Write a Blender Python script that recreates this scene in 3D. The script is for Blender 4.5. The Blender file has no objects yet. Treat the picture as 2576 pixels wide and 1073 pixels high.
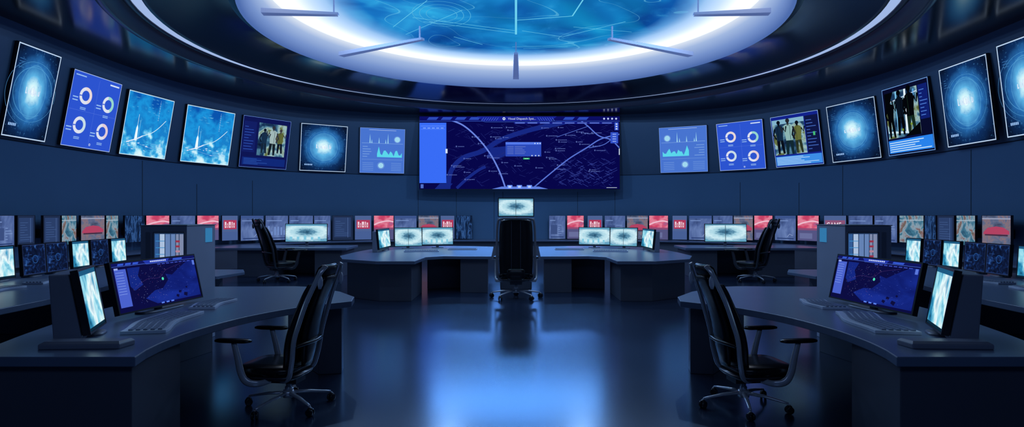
import bpy, math, random
from mathutils import Vector, Matrix
random.seed(7)
scene = bpy.context.scene
try:
    scene.view_settings.view_transform = 'Standard'
    scene.view_settings.look = 'None'
except Exception:
    pass
COL = scene.collection

def lin(c):
    r = []
    for x in c:
        x = x/255.0
        r.append(x/12.92 if x <= 0.04045 else ((x+0.055)/1.055)**2.4)
    return (r[0], r[1], r[2], 1.0)

# ------------------------------------------------------------------ materials
MATS = {}
def newmat(name):
    m = bpy.data.materials.new(name); m.use_nodes = True
    nt = m.node_tree; nt.nodes.clear()
    out = nt.nodes.new('ShaderNodeOutputMaterial')
    return m, nt, out
def E(r, g, b, s=1.0):
    k = ('E', r, g, b, s)
    if k not in MATS:
        m, nt, out = newmat('glow_%d_%d_%d' % (r, g, b))
        e = nt.nodes.new('ShaderNodeEmission')
        e.inputs[0].default_value = lin((r, g, b)); e.inputs[1].default_value = s
        nt.links.new(e.outputs[0], out.inputs[0]); MATS[k] = m
    return MATS[k]
def PB(name, col, rough=0.5, metal=0.0, noise=0.0, nscale=8.0, bump=0.0, spec=0.5, glow=None):
    if name in MATS: return MATS[name]
    m, nt, out = newmat(name)
    p = nt.nodes.new('ShaderNodeBsdfPrincipled')
    p.inputs['Base Color'].default_value = (*col, 1)
    p.inputs['Roughness'].default_value = rough
    p.inputs['Metallic'].default_value = metal
    p.inputs['Specular IOR Level'].default_value = spec
    if glow:
        p.inputs['Emission Color'].default_value = lin(glow); p.inputs['Emission Strength'].default_value = 1.0
    tc = nt.nodes.new('ShaderNodeTexCoord')
    n = nt.nodes.new('ShaderNodeTexNoise'); n.inputs['Scale'].default_value = nscale
    n.inputs['Detail'].default_value = 4
    nt.links.new(tc.outputs['Object'], n.inputs['Vector'])
    r = nt.nodes.new('ShaderNodeMapRange')
    r.inputs['To Min'].default_value = 1-noise; r.inputs['To Max'].default_value = 1+noise
    nt.links.new(n.outputs['Fac'], r.inputs['Value'])
    mx = nt.nodes.new('ShaderNodeVectorMath'); mx.operation = 'SCALE'
    mx.inputs[0].default_value = col
    nt.links.new(r.outputs[0], mx.inputs['Scale'])
    nt.links.new(mx.outputs[0], p.inputs['Base Color'])
    nt.links.new(p.outputs[0], out.inputs[0]); MATS[name] = m
    return m

class NT:
    def __init__(s, name):
        s.m, s.nt, s.out = newmat(name)
    def node(s, t, **kw):
        n = s.nt.nodes.new(t)
        for k, v in kw.items(): setattr(n, k, v)
        return n
    def link(s, a, b): s.nt.links.new(a, b)
    def val(s, sock, v):
        if isinstance(v, bpy.types.NodeSocket): s.link(v, sock)
        else: sock.default_value = v
    def math(s, op, a, b=0.0, c=0.0):
        n = s.node('ShaderNodeMath', operation=op)
        s.val(n.inputs[0], a); s.val(n.inputs[1], b); s.val(n.inputs[2], c)
        return n.outputs[0]
    def uv(s):
        return s.node('ShaderNodeTexCoord').outputs['UV']
    def vm(s, op, a, b=(0, 0, 0)):
        n = s.node('ShaderNodeVectorMath', operation=op)
        s.val(n.inputs[0], a); s.val(n.inputs[1], b)
        return n.outputs['Value'] if op in ('LENGTH', 'DISTANCE') else n.outputs[0]
    def noise(s, vec, scale, detail=3, dist=0.0, w=None):
        n = s.node('ShaderNodeTexNoise')
        if w is not None:
            n.noise_dimensions = '4D'; n.inputs['W'].default_value = w
        s.link(vec, n.inputs['Vector'])
        n.inputs['Scale'].default_value = scale; n.inputs['Detail'].default_value = detail
        n.inputs['Distortion'].default_value = dist
        return n.outputs['Fac']
    def ramp(s, f, stops, interp='LINEAR'):
        n = s.node('ShaderNodeValToRGB'); cr = n.color_ramp; cr.interpolation = interp
        while len(cr.elements) < len(stops): cr.elements.new(0.5)
        for e, (p, c) in zip(cr.elements, stops):
            e.position = p; e.color = lin(c)
        s.val(n.inputs[0], f); return n.outputs[0]
    def mix(s, f, a, b, mode='MIX'):
        n = s.node('ShaderNodeMix', data_type='RGBA', blend_type=mode)
        s.val(n.inputs[0], f)
        for i, v in ((6, a), (7, b)):
            if isinstance(v, tuple): n.inputs[i].default_value = lin(v)
            else: s.link(v, n.inputs[i])
        return n.outputs[2]
    def emit(s, col, st=1.0):
        e = s.node('ShaderNodeEmission'); s.link(col, e.inputs[0]); s.val(e.inputs[1], st)
        s.link(e.outputs[0], s.out.inputs[0]); return s.m

def mat_hud():
    n = NT('screen_radar_glow'); uv = n.uv()
    d = n.vm('DISTANCE', uv, (0.5, 0.52, 0))
    nz = n.noise(uv, 6, 5, 0.4)
    dd = n.math('ADD', d, n.math('MULTIPLY', n.math('SUBTRACT', nz, 0.5), 0.16))
    base = n.ramp(dd, [(0.0, (245, 255, 255)), (0.08, (200, 242, 252)), (0.18, (92, 178, 228)), (0.32, (40, 108, 176)), (0.45, (14, 46, 94)), (0.62, (9, 22, 48))])
    rings = n.math('PINGPONG', n.math('MULTIPLY', d, 17), 1.0)
    rl = n.math('MULTIPLY', n.math('GREATER_THAN', rings, 0.88), n.math('LESS_THAN', d, 0.4))
    c = n.mix(n.math('MULTIPLY', rl, 0.18), base, (120, 210, 250))
    fn = n.math('MULTIPLY', n.math('GREATER_THAN', n.noise(uv, 26, 3, 0), 0.64), 0.3)
    c = n.mix(fn, c, (70, 140, 200))
    return n.emit(c)
def mat_sky():
    n = NT('screen_cloud_sky'); uv = n.uv()
    sep = n.node('ShaderNodeSeparateXYZ'); n.link(uv, sep.inputs[0])
    nz = n.noise(uv, 4, 10, 0.1)
    f = n.math('ADD', nz, n.math('MULTIPLY', n.math('SUBTRACT', 0.3, sep.outputs[1]), 0.40))
    c = n.ramp(f, [(0.12, (10, 84, 174)), (0.34, (28, 150, 222)), (0.47, (24, 124, 200)), (0.56, (60, 176, 230)), (0.64, (190, 238, 252)), (0.76, (244, 254, 255))])
    return n.emit(c)
def mat_photo(name, w, stops, sc=3.0, vert=1.0, dist=0.8, detail=5):
    n = NT(name); uv = n.uv()
    v = n.vm('MULTIPLY', uv, (1.0*sc, vert*sc, 1))
    nz = n.noise(v, 1.0, detail, dist, w)
    return n.emit(n.ramp(nz, stops))
def mat_bright():
    n = NT('screen_pale_scan'); uv = n.uv()
    u = n.vm('SUBTRACT', uv, (0.5, 0.55, 0)); u = n.vm('MULTIPLY', u, (1.0, 1.2, 1))
    d = n.vm('LENGTH', u)
    nz = n.noise(uv, 12, 8, 0.1)
    f = n.math('ADD', d, n.math('MULTIPLY', n.math('SUBTRACT', nz, 0.5), 0.35))
    c = n.ramp(f, [(0.02, (40, 84, 114)), (0.16, (84, 138, 168)), (0.28, (164, 210, 226)), (0.46, (208, 238, 246)), (0.7, (96, 160, 192))])
    return n.emit(c)
HUD = mat_hud(); SKY = mat_sky(); BRIGHT = mat_bright()
CURTAIN = mat_photo('screen_light_streaks', 1.3, [(0.28, (12, 58, 92)), (0.42, (48, 146, 190)), (0.5, (150, 220, 238)), (0.57, (238, 254, 255)), (0.70, (70, 160, 200))], 3.0, 0.5, 0.5)
PEOPLE = mat_photo('screen_photo_blur', 4.2, [(0.3, (12, 26, 54)), (0.42, (28, 60, 96)), (0.5, (76, 124, 150)), (0.57, (156, 190, 190)), (0.64, (104, 116, 64)), (0.75, (18, 32, 40))], 4, 1.0)
WAVES = mat_photo('screen_dark_waves', 7.7, [(0.3, (10, 18, 34)), (0.48, (20, 44, 84)), (0.55, (50, 88, 144)), (0.62, (16, 34, 66)), (0.8, (8, 14, 28))], 6, 0.3, 1.2)
DARKMAP = mat_photo('screen_dark_static', 2.1, [(0.3, (8, 14, 32)), (0.5, (14, 26, 58)), (0.62, (24, 54, 110)), (0.72, (70, 120, 190))], 6, 1.0)
GREYDOC = mat_photo('screen_grey_blue', 3.1, [(0.3, (48, 66, 112)), (0.5, (76, 98, 152)), (0.7, (112, 136, 188))], 2, 0.6)
BROWN = mat_photo('screen_brown_grey', 9.3, [(0.3, (50, 58, 82)), (0.48, (92, 104, 134)), (0.58, (134, 112, 118)), (0.7, (78, 96, 138))], 3, 1.0)
STREET = mat_photo('screen_street_scene', 6.1, [(0.3, (20, 54, 84)), (0.44, (64, 116, 142)), (0.52, (134, 160, 176)), (0.58, (124, 92, 92)), (0.7, (56, 106, 90))], 4, 0.7)
PINKM = mat_photo('screen_pink_haze', 11.1, [(0.3, (150, 46, 90)), (0.46, (206, 70, 106)), (0.55, (228, 132, 156)), (0.63, (206, 84, 118)), (0.75, (150, 96, 144))], 1.6, 2.2, 0.4, 2)
SEA = mat_photo('screen_sea_map', 5.5, [(0.35, (14, 26, 104)), (0.6, (24, 46, 146))], 2, 1.0)

DESK = PB('desk_blue_grey_laminate', (0.135, 0.185, 0.30), 0.30, 0, 0.08, 3)
DESKD = PB('desk_dark_panel', (0.085, 0.098, 0.14), 0.40, 0, 0.08, 3)
BOXG = PB('cabinet_mid_grey', (0.22, 0.25, 0.34), 0.42, 0, 0.08, 3)
PALEG = PB('cabinet_pale_grey', (0.36, 0.41, 0.55), 0.40, 0, 0.08, 3)
BLACK = PB('black_upholstery', (0.008, 0.009, 0.012), 0.24, 0, 0.2, 60, 0.5)
BEZ = PB('black_bezel_plastic', (0.012, 0.014, 0.02), 0.3, 0, 0.05, 20)
SILVER = PB('satin_silver_metal', (0.66, 0.69, 0.78), 0.24, 0.4, 0.05, 20)
DKMET = PB('dark_chair_metal', (0.06, 0.065, 0.085), 0.3, 0.4, 0.05, 20)
GREYP = PB('grey_plastic_frame', (0.22, 0.24, 0.30), 0.32, 0.2, 0.05, 20)
KEYS = PB('keyboard_slate_plastic', (0.62, 0.70, 0.88), 0.4, 0, 0.1, 30)
KEYC = PB('keycap_plastic', (0.20, 0.25, 0.36), 0.4, 0, 0.1, 30)
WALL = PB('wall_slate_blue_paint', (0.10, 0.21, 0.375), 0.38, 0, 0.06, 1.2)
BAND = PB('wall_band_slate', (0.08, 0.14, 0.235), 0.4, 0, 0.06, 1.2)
CEIL = PB('ceiling_black_gloss', (0.012, 0.015, 0.024), 0.16, 0, 0.1, 0.8, 0, 0.7)
RIM = PB('ceiling_dark_rim', (0.03, 0.042, 0.07), 0.3, 0, 0.1, 0.8)
STRUT = PB('strut_pale_added_glow', (0.42, 0.47, 0.60), 0.5, 0, 0.05, 5, 0, 0.5, (66, 80, 124))  # slight emission stands in for light falling on the bars
SEAM = PB('seam_dark_joint', (0.02, 0.035, 0.06), 0.7)  # dark colour of the wall panel joints

# ------------------------------------------------------------------ mesh helpers
class MB:
    def __init__(s): s.v = []; s.f = []; s.mi = []; s.mats = []; s.uvs = None; s.sm = []
    def mid(s, mat):
        if mat not in s.mats: s.mats.append(mat)
        return s.mats.index(mat)
    def add(s, vs, fs, mat, sm=False, M=None):
        o = len(s.v)
        for p in vs:
            p = Vector(p)
            if M is not None: p = M @ p
            s.v.append(p)
        i = s.mid(mat)
        for f in fs:
            s.f.append([o+k for k in f]); s.mi.append(i); s.sm.append(sm)
    def box(s, c, d, mat, M=None):
        x, y, z = c; a, b, e = d[0]/2, d[1]/2, d[2]/2
        vs = [(x+i*a, y+j*b, z+k*e) for k in (-1, 1) for j in (-1, 1) for i in (-1, 1)]
        fs = [(0, 2, 3, 1), (4, 5, 7, 6), (0, 1, 5, 4), (2, 6, 7, 3), (0, 4, 6, 2), (1, 3, 7, 5)]
        s.add(vs, fs, mat, False, M)
    def prism(s, pts, z0, z1, mat, M=None):
        ar = sum(pts[i][0]*pts[(i+1) % len(pts)][1]-pts[(i+1) % len(pts)][0]*pts[i][1] for i in range(len(pts)))
        if ar < 0: pts = list(reversed(pts))
        n = len(pts)
        vs = [(p[0], p[1], z0) for p in pts]+[(p[0], p[1], z1) for p in pts]
        fs = [tuple(reversed(range(n))), tuple(range(n, 2*n))]+[(i, (i+1) % n, n+(i+1) % n, n+i) for i in range(n)]
        s.add(vs, fs, mat, False, M)
    def loft(s, rings, mat, sm=True, M=None, caps=True):
        n = len(rings[0]); vs = [p for r in rings for p in r]; fs = []
        for a in range(len(rings)-1):
            for i in range(n):
                j = (i+1) % n
                fs.append((a*n+i, a*n+j, (a+1)*n+j, (a+1)*n+i))
        if caps:
            fs.append(tuple(reversed(range(n)))); fs.append(tuple((len(rings)-1)*n+i for i in range(n)))
        s.add(vs, fs, mat, sm, M)
    def tube(s, pts, rad, mat, n=10, ratio=1.0, up=(1, 0, 0), M=None):
        pts = [Vector(p) for p in pts]; rings = []
        if not isinstance(rad, (list, tuple)): rad = [rad]*len(pts)
        for i, p in enumerate(pts):
            t = (pts[min(i+1, len(pts)-1)]-pts[max(i-1, 0)]).normalized()
            u = Vector(up); u = (u-t*u.dot(t))
            if u.length < 1e-4: u = Vector((0, 1, 0))-t*t.y
            u.normalize(); w = t.cross(u)
            rings.append([p+(u*math.cos(a)*rad[i]+w*math.sin(a)*rad[i]*ratio) for a in [2*math.pi*k/n for k in range(n)]])
        s.loft(rings, mat, True, M)
    def superpad(s, c, hx, hy, layers, mat, e=4, n=28, M=None):
        rings = []
        for z, k in layers:
            r = []
            for i in range(n):
                a = 2*math.pi*i/n; ca, sa = math.cos(a), math.sin(a)
                r.append((c[0]+hx*k*math.copysign(abs(ca)**(2/e), ca), c[1]+hy*k*math.copysign(abs(sa)**(2/e), sa), c[2]+z))
            rings.append(r)
        s.loft(rings, mat, True, M)
    def lathe(s, prof, mat, n=96, c=(0, 0), sm=True, M=None):
        vs = []; fs = []
        for r, z in prof:
            for i in range(n):
                a = 2*math.pi*i/n; vs.append((c[0]+r*math.cos(a), c[1]+r*math.sin(a), z))
        for k in range(len(prof)-1):
            for i in range(n):
                j = (i+1) % n; fs.append((k*n+i, k*n+j, (k+1)*n+j, (k+1)*n+i))
        s.add(vs, fs, mat, sm, M)

def spline(pts, k=6):
    out = []
    P = [Vector(p) for p in pts]
    for i in range(len(P)-1):
        p0 = P[max(i-1, 0)]; p1 = P[i]; p2 = P[i+1]; p3 = P[min(i+2, len(P)-1)]
        for j in range(k):
            t = j/k
            out.append(0.5*((2*p1)+(-p0+p2)*t+(2*p0-5*p1+4*p2-p3)*t*t+(-p0+3*p1-3*p2+p3)*t**3))
    out.append(P[-1]); return [tuple(p) for p in out]

def build(name, mb, parent=None, bevel=0.0, loc=None, fixn=True, mods=None):
    me = bpy.data.meshes.new(name)
    me.from_pydata([tuple(p) for p in mb.v], [], mb.f)
    for m in mb.mats: me.materials.append(m)
    for p, i, sm in zip(me.polygons, mb.mi, mb.sm): p.material_index = i; p.use_smooth = sm
    if mb.uvs:
        ul = me.uv_layers.new(name='UVMap')
        for l in me.loops: ul.data[l.index].uv = mb.uvs[l.vertex_index]
    me.update()
    if fixn:
        import bmesh
        bm = bmesh.new(); bm.from_mesh(me); bmesh.ops.recalc_face_normals(bm, faces=bm.faces[:]); bm.to_mesh(me); bm.free()
    ob = bpy.data.objects.new(name, me); COL.objects.link(ob)
    if loc: ob.location = loc
    if parent: ob.parent = parent
    if bevel:
        b = ob.modifiers.new('bevel', 'BEVEL'); b.width = bevel; b.segments = 2; b.limit_method = 'ANGLE'; b.angle_limit = 0.7
    return ob
def root(name, label, cat, loc, yaw=0.0, group=None):
    e = bpy.data.objects.new(name, None); COL.objects.link(e)
    e.empty_display_size = 0.2; e.location = loc; e.rotation_euler = (0, 0, yaw)
    e['label'] = label; e['category'] = cat
    if group: e['group'] = group
    return e
def structure(ob, label, cat='room'):
    ob['kind'] = 'structure'; ob['label'] = label; ob['category'] = cat; return ob

# ------------------------------------------------------------------ screen canvas
FONTCACHE = {}
def text_mesh(s):
    if s not in FONTCACHE:
        cu = bpy.data.curves.new('t', 'FONT'); cu.body = s; cu.size = 1.0; cu.resolution_u = 2
        ob = bpy.data.objects.new('t', cu); COL.objects.link(ob)
        dg = bpy.context.evaluated_depsgraph_get(); dg.update()
        me = bpy.data.meshes.new_from_object(ob.evaluated_get(dg))
        FONTCACHE[s] = ([tuple(v.co) for v in me.vertices], [tuple(p.vertices) for p in me.polygons])
        bpy.data.objects.remove(ob); bpy.data.curves.remove(cu); bpy.data.meshes.remove(me)
    return FONTCACHE[s]
class Canvas(MB):
    def __init__(s, w, h, lay=0.0012):
        super().__init__(); s.w = w; s.h = h; s.uvs = []; s.lay = lay
    def p(s, pts, faces, mat, L):
        vs = []
        for u, v in pts:
            vs.append(((u-0.5)*s.w, -L*s.lay, v*s.h)); s.uvs.append((u, v))
        s.add(vs, faces, mat)
    def rect(s, u0, v0, u1, v1, mat, L=1):
        s.p([(u0, v0), (u1, v0), (u1, v1), (u0, v1)], [(0, 1, 2, 3)], mat, L)
    def poly(s, pts, mat, L=1): s.p(pts, [tuple(range(len(pts)))], mat, L)
    def ring(s, cu, cv, r0, r1, mat, L=1, a0=0, a1=360, n=28):
        pts = []; k = s.h/s.w
        for i in range(n+1):
            a = math.radians(a0+(a1-a0)*i/n)
            for r in (r0, r1): pts.append((cu+r*k*math.cos(a), cv+r*math.sin(a)))
        s.p(pts, [(2*i, 2*i+1, 2*i+3, 2*i+2) for i in range(n)], mat, L)
    def line(s, pts, wd, mat, L=1):
        k = s.h/s.w; q = [Vector((u/k, v)) for u, v in pts]; out = []
        for i, p in enumerate(q):
            t = (q[min(i+1, len(q)-1)]-q[max(i-1, 0)])
            if t.length < 1e-9: t = Vector((1, 0))
            t.normalize(); nn = Vector((-t.y, t.x))*wd/2
            for a in (p+nn, p-nn): out.append((a.x*k, a.y))
        s.p(out, [(2*i, 2*i+1, 2*i+3, 2*i+2) for i in range(len(q)-1)], mat, L)
    def text(s, st, u, v, size, mat, L=2, ux=1.0):
        vs, fs = text_mesh(st); k = s.h/s.w
        s.p([(u+x*size*k*ux, v+y*size) for x, y, z in vs], fs, mat, L)
    def border(s, wd, mat, L=3):
        a = wd*s.h/s.w; b = wd
        s.rect(0, 0, a, 1, mat, L); s.rect(1-a, 0, 1, 1, mat, L); s.rect(0, 0, 1, b, mat, L); s.rect(0, 1-b, 1, 1, mat, L)

LB = E(170, 200, 245); W1 = E(215, 230, 250); PALE = E(150, 190, 240)
def c_hud(c):
    c.rect(0, 0, 1, 1, HUD, 0)
    for r, wdt in ((0.27, 0.005), (0.33, 0.003)):
        c.ring(0.5, 0.52, r, r+wdt, E(84, 160, 212), 1, 200 if r > 0.3 else 0, 500 if r > 0.3 else 300, n=40)
    c.ring(0.5, 0.5, 0.37, 0.374, E(70, 130, 185), 1, 120, 250)
    for i in range(6):
        x = 0.33+i*0.057; hh = random.choice((0.05, 0.07, 0.085))
        c.rect(x, 0.49, x+0.018, 0.49+hh, W1, 2); c.rect(x, 0.49, x+0.035, 0.505, W1, 2)
        if i % 2: c.rect(x+0.03, 0.5, x+0.042, 0.55, W1, 2)
    for i in range(5): c.rect(0.1+i*0.035, 0.12, 0.125+i*0.035, 0.15, PALE, 2)
    for i in range(4): c.rect(0.08, 0.75+i*0.03, 0.1+random.random()*0.12, 0.755+i*0.03, E(60, 120, 180), 2)
    c.border(0.012, E(190, 215, 245))
def c_donut(c):
    c.rect(0, 0, 1, 1, E(44, 84, 208), 0)
    cols = [E(232, 216, 216), E(150, 215, 205), E(200, 222, 232), E(228, 205, 215)]
    for (x, y), m in zip([(0.3, 0.7), (0.78, 0.66), (0.28, 0.3), (0.76, 0.27)], cols):
        c.ring(x, y, 0.07, 0.115, E(222, 226, 240), 1); c.ring(x, y, 0.07, 0.115, m, 2, -60, 100)
        c.ring(x, y, 0.07, 0.115, E(80, 110, 210), 3, 180, 190)
        for k in range(2):
            c.rect(x-0.24, y-0.05-k*0.04, x-0.14, y-0.035-k*0.04, PALE, 2)
            c.rect(x-0.07, y-0.17-k*0.02, x+0.04, y-0.16-k*0.02, PALE, 2)
    c.rect(0.52, 0.08, 0.523, 0.95, E(90, 125, 225), 1); c.rect(0.03, 0.49, 0.97, 0.493, E(90, 125, 225), 1)
    c.rect(0.05, 0.94, 0.25, 0.955, PALE, 1); c.rect(0.75, 0.93, 0.95, 0.95, W1, 1)
    c.ring(0.55, 0.06, 0.01, 0.017, W1, 1)
    c.border(0.008, E(170, 195, 245))
def c_sky(c):
    c.rect(0, 0, 1, 1, SKY, 0)
    c.line(spline([(0.42, 0.33), (0.6, 0.4), (0.74, 0.5), (0.88, 0.64)], 6), 0.01, E(225, 246, 252), 1)
    c.line(spline([(0.1, 0.2), (0.3, 0.27), (0.42, 0.33)], 6), 0.02, W1, 1)
    c.line([(0.7, 0.62), (0.7, 0.95)], 0.004, E(140, 200, 235), 1)
    for i in range(8): c.line([(0.69, 0.62+i*0.04), (0.71, 0.62+i*0.04)], 0.003, W1, 1)
    c.line([(0.12, 0.24), (0.93, 0.10)], 0.003, PALE, 1)
    c.poly([(0.25, 0.24), (0.31, 0.24), (0.30, 0.44), (0.28, 0.5), (0.26, 0.44)], E(235, 250, 255), 1)
    c.line([(0.28, 0.45), (0.28, 0.66)], 0.006, E(225, 246, 252), 1)
    c.line([(0.33, 0.25), (0.33, 0.58)], 0.005, E(150, 215, 240), 1)
    for i in range(26):
        x = 0.05+random.random()*0.8; y = 0.08+random.random()*0.2
        c.rect(x, y, x+0.02+random.random()*0.04, y+0.01, random.choice((W1, E(120, 200, 235), E(30, 120, 190))), 1)
    for i in range(14):
        x = 0.05+random.random()*0.85; y = 0.7+random.random()*0.25
        c.rect(x, y, x+0.02+random.random()*0.06, y+0.004, E(110, 195, 235), 1)
    for i in range(3): c.rect(0.62, 0.16+i*0.03, 0.9, 0.164+i*0.03, PALE, 1)
    c.border(0.012, E(200, 232, 250))
def person(c, u, v, s, m1, m2, m3, f=1):
    def q(l): return [(u+f*x*s, v+y*s) for x, y in l]
    c.ring(u, v+0.63*s, 0, 0.06*s, m1, 3); c.poly(q([(-0.03, 0.5), (0.03, 0.5), (0.03, 0.6), (-0.03, 0.6)]), m1, 3)
    c.poly(q([(-0.11, 0.08), (0.10, 0.1), (0.11, 0.25), (0.14, 0.42), (0.12, 0.51), (0.04, 0.54), (-0.05, 0.54), (-0.12, 0.50), (-0.15, 0.40), (-0.11, 0.25)]), m2, 3)
    c.poly(q([(-0.11, 0.1), (0.0, 0.1), (-0.02, -0.1), (-0.04, -0.3), (-0.10, -0.3), (-0.11, -0.1)]), m3, 3)
    c.poly(q([(0.0, 0.1), (0.10, 0.1), (0.12, -0.1), (0.13, -0.3), (0.06, -0.3), (0.03, -0.1)]), m3, 3)
    c.line(q([(-0.14, 0.46), (-0.19, 0.28), (-0.12, 0.14)]), 0.05*s, m1, 4)
    c.line(q([(0.13, 0.46), (0.2, 0.34), (0.24, 0.5)]), 0.045*s, m1, 4)
    c.line(q([(-0.04, 0.12), (-0.05, 0.5)]), 0.012*s, m3, 5)
def c_people(c):
    c.rect(0, 0, 1, 1, E(14, 22, 84), 0); c.rect(0.33, 0.25, 0.92, 0.9, PEOPLE, 1)
    dk = E(12, 20, 38)
    person(c, 0.46, 0.45, 0.5, dk, E(22, 46, 74), E(20, 36, 56)); person(c, 0.64, 0.45, 0.6, E(44, 48, 60), E(160, 184, 184), E(20, 30, 40), -1)
    person(c, 0.8, 0.47, 0.5, E(60, 56, 60), E(92, 100, 54), dk)
    c.rect(0.33, 0.13, 0.92, 0.25, E(14, 22, 84), 6)
    c.rect(0.03, 0.3, 0.28, 0.9, E(18, 30, 100), 1)
    for i in range(9): c.rect(0.05, 0.35+i*0.055, 0.1+random.random()*0.15, 0.36+i*0.055, E(50, 90, 190), 2)
    c.rect(0.05, 0.05, 0.95, 0.2, E(16, 40, 120), 7)
    for i in range(5): c.rect(0.08, 0.07+i*0.025, 0.3+random.random()*0.6, 0.075+i*0.025, E(60, 110, 210), 8)
    c.border(0.006, E(110, 150, 230))
def c_people2(c):
    c.rect(0, 0, 1, 1, E(18, 34, 140), 0); c.rect(0.02, 0.24, 0.7, 0.93, PEOPLE, 1)
    dk = E(8, 14, 26)
    c.rect(0.02, 0.84, 0.7, 0.93, E(130, 180, 204), 2)
    for i in range(4): c.rect(0.02, 0.6+i*0.05, 0.7, 0.606+i*0.05, E(120, 170, 196), 2)
    person(c, 0.16, 0.46, 0.66, dk, E(16, 40, 66), dk); person(c, 0.36, 0.44, 0.72, E(34, 36, 44), E(140, 180, 178), E(16, 40, 50), -1); person(c, 0.55, 0.44, 0.62, dk, E(100, 108, 56), E(40, 50, 34))
    c.rect(0.0, 0.13, 0.72, 0.24, E(18, 34, 140), 6)
    c.rect(0.72, 0.24, 0.98, 0.93, E(14, 22, 70), 6)
    for i in range(10): c.rect(0.74, 0.3+i*0.06, 0.8+random.random()*0.15, 0.312+i*0.06, E(70, 110, 200), 7)
    c.rect(0.86, 0.55, 0.9, 0.62, E(70, 190, 120), 8)
    c.rect(0.02, 0.03, 0.98, 0.21, E(60, 140, 230), 7)
    for i in range(6): c.rect(0.04, 0.045+i*0.027, 0.5+random.random()*0.45, 0.055+i*0.027, E(190, 225, 250), 8)
    c.border(0.008, E(150, 190, 240), 9)
def c_people3(c):
    c.rect(0, 0, 1, 1, E(8, 12, 44), 0); c.rect(0.04, 0.25, 0.76, 0.93, PEOPLE, 1)
    dk = E(3, 5, 10)
    for a, b, w_, m in (((0.08, 0.9), (0.2, 0.3), 0.035, W1), ((0.3, 0.93), (0.28, 0.35), 0.03, E(120, 190, 230)), ((0.5, 0.93), (0.47, 0.3), 0.04, E(225, 240, 250)),
                     ((0.68, 0.9), (0.6, 0.3), 0.03, E(90, 160, 220)), ((0.05, 0.35), (0.75, 0.28), 0.03, E(200, 230, 245)), ((0.05, 0.78), (0.75, 0.86), 0.012, W1)):
        c.line([a, b], w_, m, 2)
    person(c, 0.14, 0.44, 0.6, dk, dk, dk); person(c, 0.36, 0.48, 0.66, dk, E(8, 18, 32), dk, -1); person(c, 0.58, 0.46, 0.74, dk, dk, E(20, 40, 30))
    c.poly([(0.04, 0.6), (0.24, 0.93), (0.04, 0.93)], dk, 3); c.poly([(0.42, 0.25), (0.76, 0.25), (0.76, 0.42)], dk, 4)
    c.rect(0.36, 0.34, 0.4, 0.37, E(120, 150, 50), 5); c.rect(0.56, 0.4, 0.6, 0.43, E(120, 150, 50), 5)
    c.rect(0.04, 0.22, 0.76, 0.25, E(10, 16, 60), 6)
    c.rect(0.78, 0.45, 0.97, 0.93, E(14, 30, 110), 6)
    for i in range(8): c.rect(0.8, 0.5+i*0.05, 0.85+random.random()*0.1, 0.51+i*0.05, E(80, 130, 220), 7)
    c.rect(0.03, 0.03, 0.98, 0.22, E(40, 130, 235), 6)
    for i in range(5): c.rect(0.05, 0.05+i*0.032, 0.5+random.random()*0.45, 0.062+i*0.032, E(205, 235, 252), 7)
    c.border(0.008, E(120, 170, 240), 9)
def c_chart(c, flip=False):
    F = (lambda u: 1-u) if flip else (lambda u: u)
    def R(a, b, d, e, m, L=1): c.rect(min(F(a), F(d)), b, max(F(a), F(d)), e, m, L)
    c.rect(0, 0, 1, 1, E(72, 116, 208), 0); li = E(118, 158, 224); pale = E(160, 215, 240)
    R(0.04, 0.66, 0.96, 0.67, li); R(0.04, 0.3, 0.96, 0.306, li)
    R(0.2, 0.955, 0.8, 0.96, W1)
    for x, hh in ((0.22, 0.2), (0.42, 0.13), (0.62, 0.22), (0.26, 0.08), (0.57, 0.09)):
        c.poly([(F(x-0.012), 0.67), (F(x+0.012), 0.67), (F(x), 0.67+hh)], pale, 2)
    c.ring(F(0.83), 0.76, 0, 0.06, pale, 2); c.ring(F(0.83), 0.76, 0.065, 0.075, li, 2)
    pts = [(F(0.38), 0.36)]
    for i in range(16): pts.append((F(0.38+0.56*i/15), 0.42+0.05*math.sin(i*1.7)+0.06*random.random()+(0.07 if i % 5 == 1 else 0)))
    pts.append((F(0.94), 0.36))
    for i in range(1, len(pts)-2): c.poly([(pts[i][0], 0.36), (pts[i+1][0], 0.36), pts[i+1], pts[i]], E(90, 215, 235), 2)
    for i in range(5):
        R(0.06, 0.36+i*0.055, 0.16+random.random()*0.15, 0.375+i*0.055, li, 2)
    for i in range(5): R(0.06, 0.06+i*0.04, 0.3, 0.068+i*0.04, li, 2); R(0.7, 0.06+i*0.04, 0.93, 0.068+i*0.04, li, 2)
    c.ring(F(0.47), 0.17, 0, 0.06, pale, 2); c.ring(F(0.47), 0.17, 0.07, 0.08, li, 2)
    c.border(0.006, E(130, 165, 235))
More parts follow.
